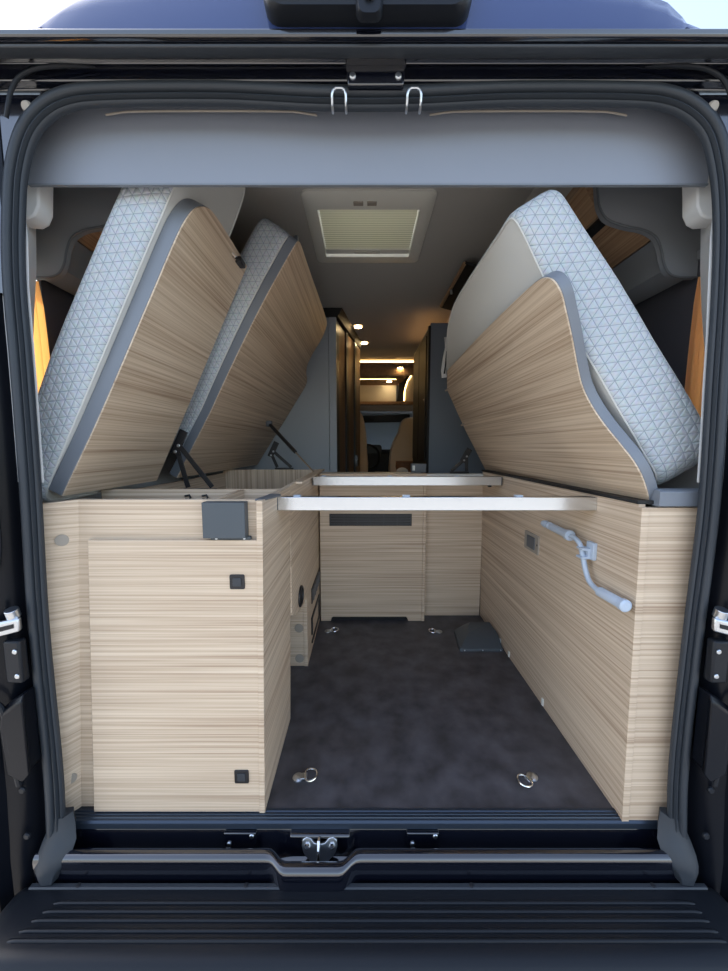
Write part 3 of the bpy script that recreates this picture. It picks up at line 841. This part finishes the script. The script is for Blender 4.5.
# left, far section
PF = Plane(-.745, .836, .521, .822, -1)
bf = bed('farther raised oak bed board on the left with curved far end', PF,
         [(0, 1.47, 0), (.30, 1.43, 0), (.50, 1.385, 1), (.75, 1.345, 1), (.952, 1.337, 1), (.972, 1.341, 1), (.980, 1.358, 1), (.985, 1.60, 1), (.996, 2.12, 1), (.985, 2.25, 1), (.92, 2.31, 1), (.82, 2.31, 1), (.745, 2.34, 1), (.705, 2.42, 1), (.685, 2.52, 1), (.65, 2.595, 1), (.52, 2.605, 1), (0, 2.585, 0)], .036)
bf.part('end_clip', MB().box(-.240, -.226, 1.345, 1.362, 1.655, 1.680), M['zinc'], bevel=.002)
mattress('quilted mattress on the farther raised left bed board', PF,
         [(.10, 1.47, 1), (.25, 1.43, 1), (.50, 1.37, 1), (.70, 1.335, 1), (.93, 1.321, 1), (.962, 1.326, 1), (.979, 1.342, 1), (.986, 1.37, 1), (.987, 1.43, 1), (.985, 2.05, 1), (.90, 2.24, 1), (.68, 2.34, 1), (.50, 2.52, 1), (.20, 2.54, 1), (.10, 2.48, 1)],
         [(0, .0375), (1, .0375)], [(0, .12), (.3, .140), (1, .140)])

# right bed
PR = Plane(.690, .822, -.512, .859, 1)
br = bed('raised oak bed board on the right with a wavy grey edge', PR,
         [(.004, .886, 0), (.03, .874, 1), (.085, .862, 1), (.125, .865, 1), (.17, .880, 1), (.22, .898, 1), (.275, .909, 1), (.325, .907, 1), (.38, .886, 1), (.438, .858, 1), (.50, .832, 1), (.54, .818, 1), (.568, .822, 1), (.585, .842, 1), (.593, .885, 1), (.594, 1.20, 1), (.580, 1.80, 0),
          (.506, 1.965, 0), (.256, 2.045, 0), (.004, 2.085, 0)], .028)
for tt, y in ((.505, 1.925), (.305, 1.99)):
    p0 = Vector(PR.p(tt, y, -.001)); nn = Vector(PR.p(tt, y, -.02))
    br.part('bolt', MB().tube([p0, nn], .0055, 10), M['chrome'])
mattress('quilted mattress on the raised bed board at the right', PR,
         [(.0, .94, 1), (.04, .902, 1), (.12, .896, 1), (.50, .886, 1), (.70, .874, 1), (.735, .877, 1), (.752, .890, 1), (.758, .910, 1), (.759, .97, 1), (.759, 1.42, 1), (.725, 1.60, 1), (.66, 1.76, 1), (.585, 1.90, 1), (.40, 1.99, 1), (.08, 2.02, 1), (.0, 1.95, 1)],
         [(0, .066), (.10, .058), (.30, .046), (.48, .034), (.6, .0285), (1, .0285)], [(-.03, .195), (.10, .212), (.436, .182), (.747, .138), (1, .130)])
t = Thing('strap', 'white fabric strap hanging at the far corner of the right mattress', 'strap', (.42, 1.93, 1.45))
t.part('webbing', MB().loft([[(.404+dx, 1.93, 1.51+dz), (.432+dx, 1.94, 1.515+dz), (.432+dx, 1.945, 1.515+dz), (.404+dx, 1.935, 1.51+dz)] for dx, dz in ((0, 0), (.006, -.05), (-.004, -.10), (-.012, -.16), (-.008, -.20))]), M['whitec'])
t.part('buckle', MB().tube([(.418, 1.925, 1.44), (.412, 1.922, 1.37), (.408, 1.93, 1.33)], .004, 8), M['bmetal'])

# fold-up hinges and gas strut
def stay(label, top, a, b, second):
    t = Thing('folding_hinge', label, 'hinge', a, 'folding bed hinges')
    w = .0085
    def flat(p, q, wx=w):
        p, q = Vector(p), Vector(q)
        d = (q-p).normalized(); sd = Vector((d.z, 0, -d.x)).normalized()*wx
        yv = Vector((0, .003, 0))
        return MB().hexa([p-sd-yv, p+sd-yv, p+sd+yv, p-sd+yv, q-sd-yv, q+sd-yv, q+sd+yv, q-sd+yv])
    t.part('arm', flat(second, b), M['bmetal'], bevel=.001)
    t.part('arm', flat(Vector(second)+Vector((-.012, .008, -.02)), Vector(a)+Vector((0, .008, 0))), M['bmetal'], bevel=.001)
    t.part('plate', flat(Vector(top)+Vector((.008, .004, .02)), Vector(second)+Vector((-.022, .004, -.03)), .016), M['bmetal'], bevel=.002)
    for p in (Vector(second)+Vector((0, -.006, 0)), Vector(second)+Vector((-.014, -.004, -.022))):
        t.part('rivet', MB().disc_dome(p, .006, .004, (0, -1, 0), 12), M['zinc'])
    t.part('foot', MB().box(a[0]-.012, b[0]+.012, a[1]-.006, a[1]+.012, a[2]-.012, a[2]-.002), M['bmetal'], bevel=.001)
stay('black folding hinge under the near edge of the far left board', (-.665, 1.36, 1.0), (-.655, 1.362, .81), (-.562, 1.362, .812), (-.675, 1.36, .965))
stay('black folding hinge at the far end of the left bed box', (-.502, 2.104, .968), (-.495, 2.106, .845), (-.414, 2.106, .845), (-.512, 2.104, .935))
stay('black folding hinge under the far end of the right board', (.582, 2.07, .930), (.494, 2.075, .825), (.576, 2.075, .825), (.572, 2.07, .908))
t = Thing('gas_strut', 'black gas strut with chrome rod lifting the far left board', 'gas strut', (-.25, 1.775, .83))
A = Vector((-.520, 2.06, 1.085)); B = Vector((-.243, 1.78, .842)); C_ = A.lerp(B, .62)
t.part('cylinder', MB().cyl(A, C_, .0095, 14), M['bmetal'], bevel=.001)
t.part('rod', MB().cyl(C_, B, .0042, 10), M['chrome'])
t.part('end_fitting', MB().hexa([A+Vector(v) for v in ((-.016, -.012, -.014), (.014, -.012, -.014), (.014, .012, -.014), (-.016, .012, -.014), (-.016, -.012, .018), (.014, -.012, .018), (.014, .012, .018), (-.016, .012, .018))]), M['pgrey'], bevel=.003)

# ------------------------------------------------------------------ overhead lockers at the sides
def overhead(s, label, ox):
    t = Thing('overhead_locker', label, 'overhead locker', (s*.8, 1.06, 1.42))
    S = resample([(.560, 1.70, 0), (.605, 1.66, 0), (.613, 1.62, 0), (.620, 1.588, 0), (.640, 1.560, 0), (.690, 1.541, 0), (.745, 1.530, 0), (.776, 1.512, 0), (.792, 1.480, 0), (.802, 1.445, 0), (.818, 1.422, 0), (.842, 1.413, 0), (.90, 1.413, 0)], 4)
    S = [(s*p[0]+ox, p[1]) for p in S]
    poly = S+[(s*.90, 1.70)]
    t.part('end_panel', MB().prism(poly, 'Y', 1.045, 1.063), M['dgrey'], bevel=.0015)
    rim = [(x, 1.0445, z) for x, z in S]
    t.part('edge_band', MB().tube(rim, .0030, 8), M['pgrey'])
    b0 = lambda pts: [(s*x+ox, z) for x, z in pts]
    t.part('flap', MB().prism(b0([(.60, 1.70), (.585, 1.655), (.632, 1.580), (.648, 1.585), (.632, 1.66), (.64, 1.70)]), 'Y', 1.0635, 2.40), M['wdark'])
    t.part('grip_gap', MB().prism(b0([(.640, 1.592), (.643, 1.575), (.664, 1.566), (.670, 1.58)]), 'Y', 1.0635, 2.40), M['black'])
    un = t.part('underside', MB().prism(b0([(.664, 1.566), (.780, 1.520), (.80, 1.53), (.80, 1.60), (.672, 1.60)]), 'Y', 1.0635, 2.40), M['wdark'])
    t.part('back_pad', MB().prism(b0([(.786, 1.520), (.815, 1.49), (.826, 1.445), (.85, 1.425), (.885, 1.42), (.885, 1.53)]), 'Y', 1.0635, 2.40), M['dgrey'])
    return t
overhead(-1, 'dark grey and oak overhead locker at upper left', 0)
t = overhead(1, 'dark grey and oak overhead locker at upper right with spotlight', .0)
sp = t.part('spotlight', MB().hexa([(.700, 1.20, 1.5435), (.742, 1.20, 1.5275), (.742, 1.31, 1.5275), (.700, 1.31, 1.5435),
                                    (.698, 1.20, 1.5535), (.744, 1.20, 1.5375), (.744, 1.31, 1.5375), (.698, 1.31, 1.5535)]), M['bmetal'], bevel=.002)
t.part('lamp_lens', MB().disc_dome((.7205, 1.255, 1.535), .014, .006, (-.36, 0, -.93)), M['satin'], sp)

# curtains beside the side windows, lit from outside
for s, lab in ((-1, 'gathered orange curtain glowing in the left side window'), (1, 'gathered orange curtain glowing in the right side window')):
    t = Thing('curtain', lab, 'curtain', (s*.872, 1.0, 1.0))
    rings = []
    for z, sq in ((.965, 1), (1.05, 1), (1.15, .98), (1.25, .95), (1.34, .9), (1.40, .8)):
        r = []
        for k in range(33):
            u = k/32; y = .965+(.10 if s < 0 else .066)*u*sq
            r.append((s*(.876+.006*math.sin(u*4*2*PI)), y, z))
        rings.append(r)
    mb = thicken(MB().loft(rings, False, False), .0015)
    t.part('cloth', mb, M['curtain'], sharp=80)

# ------------------------------------------------------------------ roof vent
t = Thing('roof_vent', 'cream roof vent with pleated blind in the ceiling', 'roof vent', (.02, 1.71, 1.89))
mb = MB()
def rr(x0, x1, y0, y1, z, r=.03): return [(x, y, z) for x, y in rrect(x0, x1, y0, y1, r)]
o1 = rr(VX0, VX1, VY0, VY1, 1.899); o2 = rr(VX0+.002, VX1-.002, VY0+.002, VY1-.002, 1.885); o3 = rr(VX0+.02, VX1-.02, VY0+.02, VY1-.02, 1.876)
i3 = rr(HX0+.005, HX1-.005, HY0+.005, HY1-.005, 1.874, .01); i1 = rr(HX0+.008, HX1-.008, HY0+.008, HY1-.008, 1.899, .01)
mb.loft([i1, o1, o2, o3, i3, i1], True, False)
fr = t.part('frame', mb, M['vent'], sharp=40)
pleats = []
N = 36
for k in range(N+1):
    y = HY0+.012+(HY1-HY0-.075)*k/N
    pleats.append([(HX0+.010, y, 1.884+(.014 if k % 2 else 0)), (HX1-.010, y, 1.884+(.014 if k % 2 else 0))])
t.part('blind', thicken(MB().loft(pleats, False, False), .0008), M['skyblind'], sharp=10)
ra = t.part('blind_rail', MB().box(HX0+.008, HX1-.008, HY1-.062, HY1-.020, 1.880, 1.894), M['vent'], bevel=.003)
t.part('rail_grip', MB().box(-.045, .075, HY1-.050, HY1-.032, 1.874, 1.881), M['creamlam'], ra, bevel=.002)
hd = MB()
for a, b in ((-.040, -.003), (.012, .048)):
    hd.box(a, b, 1.488, 1.510, 1.871, 1.877)
t.part('latch_handle', hd, M['plug'], bevel=.002)
t.part('dome', MB().box(HX0-.02, HX1+.02, HY0-.02, HY1+.02, 1.985, 1.992), translucent('smoked_acrylic', (.8, .8, .76), .95))

# ------------------------------------------------------------------ things at the far end
t = Thing('flap_screen', 'black fold-down panel under the ceiling by the right mattress', 'screen', (.50, 2.1, 1.86))
t.part('panel', MB().hexa([(.490, 1.90, 1.845), (.66, 1.84, 1.755), (.66, 2.36, 1.755), (.489, 2.47, 1.845), (.492, 1.90, 1.86), (.66, 1.84, 1.775), (.66, 2.36, 1.775), (.492, 2.47, 1.86)]), M['black'], bevel=.002)
t.part('front_rail', MB().tube([(.488, 1.90, 1.846), (.487, 2.44, 1.846)], .010, 8), M['wdark'])
t.part('catch', MB().cyl((.488, 2.18, 1.840), (.492, 2.18, 1.815), .007, 10), M['zinc'])

# bathroom unit, left: slate rear wall, sliding doors on the slanted aisle side
t = Thing('bathroom_unit', 'slate-grey bathroom cabin on the left with dark sliding doors', 'cabin', (-.5, 2.7, .2))
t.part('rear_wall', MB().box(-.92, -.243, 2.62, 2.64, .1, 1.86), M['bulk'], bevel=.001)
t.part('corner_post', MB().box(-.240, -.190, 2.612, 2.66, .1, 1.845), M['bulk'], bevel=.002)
a = Vector((-.190, 2.65)); b = Vector((-.047, 3.42))
dv = (b-a); nv = Vector((dv.y, -dv.x)).normalized()      # to the aisle
def slab(u0, u1, off, th, z0, z1):
    p = [a+dv*u0+nv*off, a+dv*u1+nv*off, a+dv*u1+nv*(off-th), a+dv*u0+nv*(off-th)]
    return MB().hexa([(q.x, q.y, z0) for q in p]+[(q.x, q.y, z1) for q in p])
t.part('top_cornice', MB().hexa([(-.92, 2.60, 1.835), (-.178, 2.60, 1.835), (-.030, 3.43, 1.835), (-.92, 3.43, 1.835),
                                 (-.92, 2.60, 1.897), (-.145, 2.60, 1.897), (-.020, 3.43, 1.897), (-.92, 3.43, 1.897)]), M['black'], bevel=.003)
for u0, u1, off in ((0.0, .34, -.004), (.34, .69, .004), (.69, 1.0, .012)):
    dd = t.part('sliding_door', slab(u0+.07, u1, off, .012, .2, 1.83), M['wslide'], bevel=.001, label='dark walnut sliding door panel')
    t.part('door_stile', slab(u0, u0+.085, off+.004, .018, .2, 1.832), M['bmetal'], dd, bevel=.001)
t.part('core', slab(0, 1.0, -.02, .05, .2, 1.83), M['black'])
t.part('end_wall', MB().box(-.92, -.065, 3.40, 3.42, .2, 1.83), M['dgrey'])
hpt = a+dv*.74+nv*.02
t.part('handle', MB().tube([(hpt.x, hpt.y, .79), (hpt.x+.006, hpt.y, .80), (hpt.x+.006, hpt.y, .86), (hpt.x+.002, hpt.y, .89)], [.010, .012, .012, .006], 10), M['chrome'], label='bright door handle')

# tall unit, right
t = Thing('fridge_cabinet', 'dark slate tall cabinet on the right of the aisle', 'cabinet', (.6, 2.9, .2))
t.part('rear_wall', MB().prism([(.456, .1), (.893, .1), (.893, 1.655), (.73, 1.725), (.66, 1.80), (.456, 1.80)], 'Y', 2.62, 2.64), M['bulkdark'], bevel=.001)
t.part('side_wall', MB().box(.446, .462, 2.645, 3.40, .1, 1.77), M['black'], bevel=.001)
t.part('corner_post', MB().box(.440, .456, 2.612, 2.645, .1, 1.78), M['black'], bevel=.001)
for y0, y1 in ((2.70, 3.02), (3.04, 3.36)):
    dd = t.part('door', MB().box(.438, .4458, y0, y1, .86, 1.74), M['black'], bevel=.002)
    t.part('knob', MB().disc_dome((.438, y0+.03, 1.30), .009, .006, (-1, 0, 0), 10), M['chrome'], dd)
t.part('top', MB().box(.447, .66, 2.645, 3.40, 1.772, 1.782), M['dgrey'])
solo('led_strip', 'warm light strip on top of the right tall cabinet', 'light strip', MB().box(.462, .472, 2.68, 3.36, 1.783, 1.793), M['cove'], (.47, 3.0, 1.783))

# ceiling downlights
def downlight(label, x, y, z):
    t = Thing('downlight', label, 'downlight', (0, 0, 0), 'warm downlights')
    t.part('rim', MB().tube([(.030*math.cos(2*PI*k/24), .030*math.sin(2*PI*k/24), -.002) for k in range(24)], .004, 8, True), M['vent'])
    t.part('lamp', MB().cyl((0, 0, -.001), (0, 0, -.006), .027, 20), M['lamp'])
    t.o.location = (x, y, z)
    return t.o
d0 = downlight('nearer warm downlight in the ceiling by the sliding doors', -.046, 2.98, 1.8885)
dup(d0, (.002, 3.43, 1.8885), 0, 'farther warm downlight in the ceiling by the sliding doors')

# overcab storage
t = Thing('overcab_unit', 'dark brown overcab storage with cream flap doors', 'overhead storage', (.2, 4.4, 1.45))
t.part('cornice', MB().box(-.60, .93, 4.10, 4.30, 1.845, 1.868), M['wdark'])
t.part('upper_face', MB().box(-.60, .93, 4.15, 4.17, 1.74, 1.845), M['wdark'])
t.part('lower_board', MB().hexa([(-.60, 4.17, 1.73), (.47, 4.17, 1.73), (.40, 4.42, 1.675), (-.60, 4.42, 1.675), (-.60, 4.17, 1.742), (.47, 4.17, 1.742), (.40, 4.42, 1.69), (-.60, 4.42, 1.69)]), M['wdark'])
t.part('flap', MB().box(-.60, .375, 4.40, 4.42, 1.487, 1.675), M['creamlam'], bevel=.004)
sc = resample([(.47, 1.845, 0), (.43, 1.79, 0), (.405, 1.70, 0), (.395, 1.60, 0), (.378, 1.48, 0)], 4)
sd = resample([(.452, 1.48, 0), (.462, 1.60, 0), (.490, 1.70, 0), (.55, 1.80, 0), (.62, 1.845, 0)], 4)
t.part('curved_post', MB().prism([(p[0], p[1]) for p in sc]+[(p[0], p[1]) for p in sd], 'Y', 4.34, 4.40), M['black'], bevel=.002)
t.part('side_niche', MB().box(.44, .93, 4.42, 4.44, 1.47, 1.845), M['creamlam'])
t.part('shelf_edge', MB().box(-.60, .93, 4.32, 4.44, 1.447, 1.480), M['wdark'], bevel=.002)
t.part('lower_fascia', MB().box(-.60, .93, 4.45, 4.48, 1.385, 1.447), M['creamlam'], bevel=.002)
t.part('niche_light', MB().tube([(.468, 4.415, 1.50), (.476, 4.415, 1.62), (.505, 4.415, 1.72), (.565, 4.415, 1.81)], .005, 6), M['led'], label='warm light line around the niche')
solo('led_strip', 'long warm light strip under the ceiling above the overcab storage', 'light strip', MB().box(-.58, .90, 4.118, 4.132, 1.872, 1.884), M['led'], (.2, 4.12, 1.872))
solo('led_strip', 'thin pale light strip under the overcab upper board', 'light strip', MB().hexa([(-.55, 4.235, 1.7145), (.36, 4.235, 1.7145), (.36, 4.243, 1.712), (-.55, 4.243, 1.712), (-.55, 4.235, 1.7185), (.36, 4.235, 1.7185), (.36, 4.243, 1.716), (-.55, 4.243, 1.716)]), M['led'], (0, 4.24, 1.714))
dup(d0, (.395, 4.145, 1.822), 0, 'upper warm downlight on the overcab storage')
dup(d0, (.288, 4.30, 1.700), 0, 'lower warm downlight on the overcab storage')
# the upper lamp sits on a small bracket box below the cornice
solo('lamp_bracket', 'dark bracket block carrying the upper overcab downlight', 'bracket', MB().box(.36, .43, 4.11, 4.149, 1.8235, 1.8445), M['wdark'], (.395, 4.13, 1.823))

# cab
t = Thing('sun_visor', 'dark folded sun visor bar across the cab top', 'visor', (.2, 4.6, 1.3))
t.part('bar', MB().hexa([(-.45, 4.90, 1.265), (.60, 4.90, 1.29), (.60, 4.96, 1.29), (-.45, 4.96, 1.265), (-.45, 4.90, 1.355), (.60, 4.90, 1.385), (.60, 4.96, 1.385), (-.45, 4.96, 1.355)]), M['bmetal'], bevel=.01)
t.part('console', MB().box(-.03, .13, 4.88, 4.90, 1.285, 1.335), M['black'], bevel=.004)
solo('windscreen_blind', 'pale grey-blue pleated blind covering the windscreen', 'blind', MB().hexa([(-.89, 5.30, .70), (.89, 5.30, .70), (.89, 5.31, .70), (-.89, 5.31, .70), (-.89, 5.12, 1.42), (.89, 5.12, 1.42), (.89, 5.13, 1.42), (-.89, 5.13, 1.42)]), M['screenblind'], (0, 5.2, .7))
t = Thing('dashboard', 'black dashboard with steering wheel in the cab', 'dashboard', (.0, 5.0, .5))
dp = [(4.97, .2), (5.28, .2), (5.28, .72), (5.17, .88), (5.08, .93), (5.0, .88), (4.97, .74)]
t.part('fascia', MB().prism(dp, 'X', -.85, .85), M['black'], bevel=.01)
wc = Vector((-.10+.15, 4.74, .88))
t.part('instrument_hood', MB().prism(rrect(-.10, .24, .86, .99, .04), 'Y', 5.0, 5.08), M['bmetal'], bevel=.006)
t.part('steering_wheel', MB().tube([(.04+.17*math.cos(2*PI*k/28), 4.94+.03*math.sin(2*PI*k/28), .83+.16*math.sin(2*PI*k/28)) for k in range(28)], .014, 8, True), M['bmetal'])
def seat(label, pts, y0, y1, hx):
    t = Thing('cab_seat', label, 'seat', (hx, y0, .3), 'cab seats')
    ol = resample([(x, z, 0) for x, z in pts], 4, True)
    r = [(p[0], p[1]) for p in ol]
    t.part('backrest', MB().loft([[(hx+(x-hx)*.93, y0, .98*z+.01) for x, z in r], [(x, y0+.03, z) for x, z in r], [(x, y1-.03, z) for x, z in r], [(hx+(x-hx)*.93, y1, .98*z+.01) for x, z in r]]), M['cream'], sharp=60)
    t.part('cushion', MB().box(min(p[0] for p in pts)+.03, max(p[0] for p in pts)-.03, y0-.16, y0-.004, .48, .62), M['cream'], bevel=.03)
    t.part('base', MB().box(min(p[0] for p in pts)+.06, max(p[0] for p in pts)-.06, y0-.14, y1-.01, .2005, .60), M['bmetal'], bevel=.01)
    return t
seat('cream cab seat at the right end of the aisle', [(.335, .60), (.325, .80), (.345, .96), (.385, 1.06), (.43, 1.14), (.455, 1.24), (.50, 1.31), (.60, 1.33), (.75, 1.30), (.80, 1.10), (.82, .60)], 4.68, 4.82, .56)
seat('cream cab seat at the left end of the aisle', [(.022, .60), (.034, .95), (.030, 1.10), (.008, 1.24), (-.030, 1.36), (-.10, 1.42), (-.28, 1.42), (-.40, 1.2), (-.42, .60)], 4.52, 4.66, -.2)
t = Thing('side_table', 'cream bench top in the aisle holding the basket', 'bench', (.35, 3.95, .2))
t.part('top', MB().box(.12, .75, 3.80, 4.15, .655, .682), M['cream'], bevel=.006)
t.part('base', MB().box(.16, .71, 3.84, 4.11, .20, .655), M['creamlam'])
t = Thing('basket', 'brown woven basket on the bench at end of aisle', 'basket', (.43, 3.92, .683))
bx, by = .432, 3.92
rings = []
for z, r in ((.683, .075), (.72, .092), (.76, .098), (.80, .094), (.806, .090), (.80, .084), (.70, .075)):
    rings.append([(bx+r*math.cos(2*PI*k/20), by+.8*r*math.sin(2*PI*k/20), z) for k in range(20)])
t.part('body', MB().loft(rings), M['brownleather'], sharp=50)
t.part('rim', MB().tube([(bx+.09*math.cos(2*PI*k/20), by+.072*math.sin(2*PI*k/20), .806) for k in range(20)], .007, 8, True), M['brownleather'])
mb = MB(); rings = []
for z, r in ((.684, .050), (.70, .062), (.725, .055), (.745, .030), (.75, .005)):
    rings.append([(.395+r*(1+.12*math.sin(3*k))*math.cos(2*PI*k/16), 3.80+.025+.4*r*math.sin(2*PI*k/16), z) for k in range(16)])
solo('cloth', 'crumpled white cloth lying in front of the brown basket', 'cloth', mb.loft(rings), M['whitec'], (.395, 3.82, .684))

# ------------------------------------------------------------------ light
w = bpy.data.worlds.new('World'); scene.world = w; w.use_nodes = True
nt = w.node_tree; bg = nt.nodes['Background']
sky = nt.nodes.new('ShaderNodeTexSky'); sky.sky_type = 'NISHITA'
sky.sun_disc = False; sky.sun_elevation = math.radians(42); sky.sun_rotation = math.radians(-60)
sky.air_density = 1.0; sky.dust_density = 2.0; sky.ozone_density = 1.0
hs = nt.nodes.new('ShaderNodeHueSaturation'); hs.inputs['Saturation'].default_value = .78
nt.links.new(sky.outputs[0], hs.inputs['Color']); nt.links.new(hs.outputs[0], bg.inputs['Color'])
bg.inputs['Strength'].default_value = .25
su = bpy.data.lights.new('Sun', 'SUN'); su.energy = 3.0; su.angle = math.radians(.6); su.color = (1, .93, .82)
so = bpy.data.objects.new('Sun', su); COL.objects.link(so)
az = math.radians(-60); el = math.radians(42)
dirv = Vector((math.sin(az)*math.cos(el), math.cos(az)*math.cos(el), math.sin(el)))
so.rotation_euler = dirv.to_track_quat('Z', 'Y').to_euler()

# ------------------------------------------------------------------ camera
cam = bpy.data.cameras.new('Camera'); co = bpy.data.objects.new('Camera', cam); COL.objects.link(co)
co.location = (0, 0, .96)
pitch = math.atan(38.5/370)
co.rotation_euler = (PI/2-pitch, 0, 0)
cam.sensor_fit = 'VERTICAL'; cam.sensor_height = 36; cam.lens = 36*370/971
cam.shift_x = 0.0; cam.clip_start = .02
scene.camera = co

scene.view_settings.view_transform = 'Standard'
scene.view_settings.look = 'None'
scene.view_settings.gamma = 1
scene.view_settings.use_curve_mapping = False
scene.view_settings.exposure = 1.17
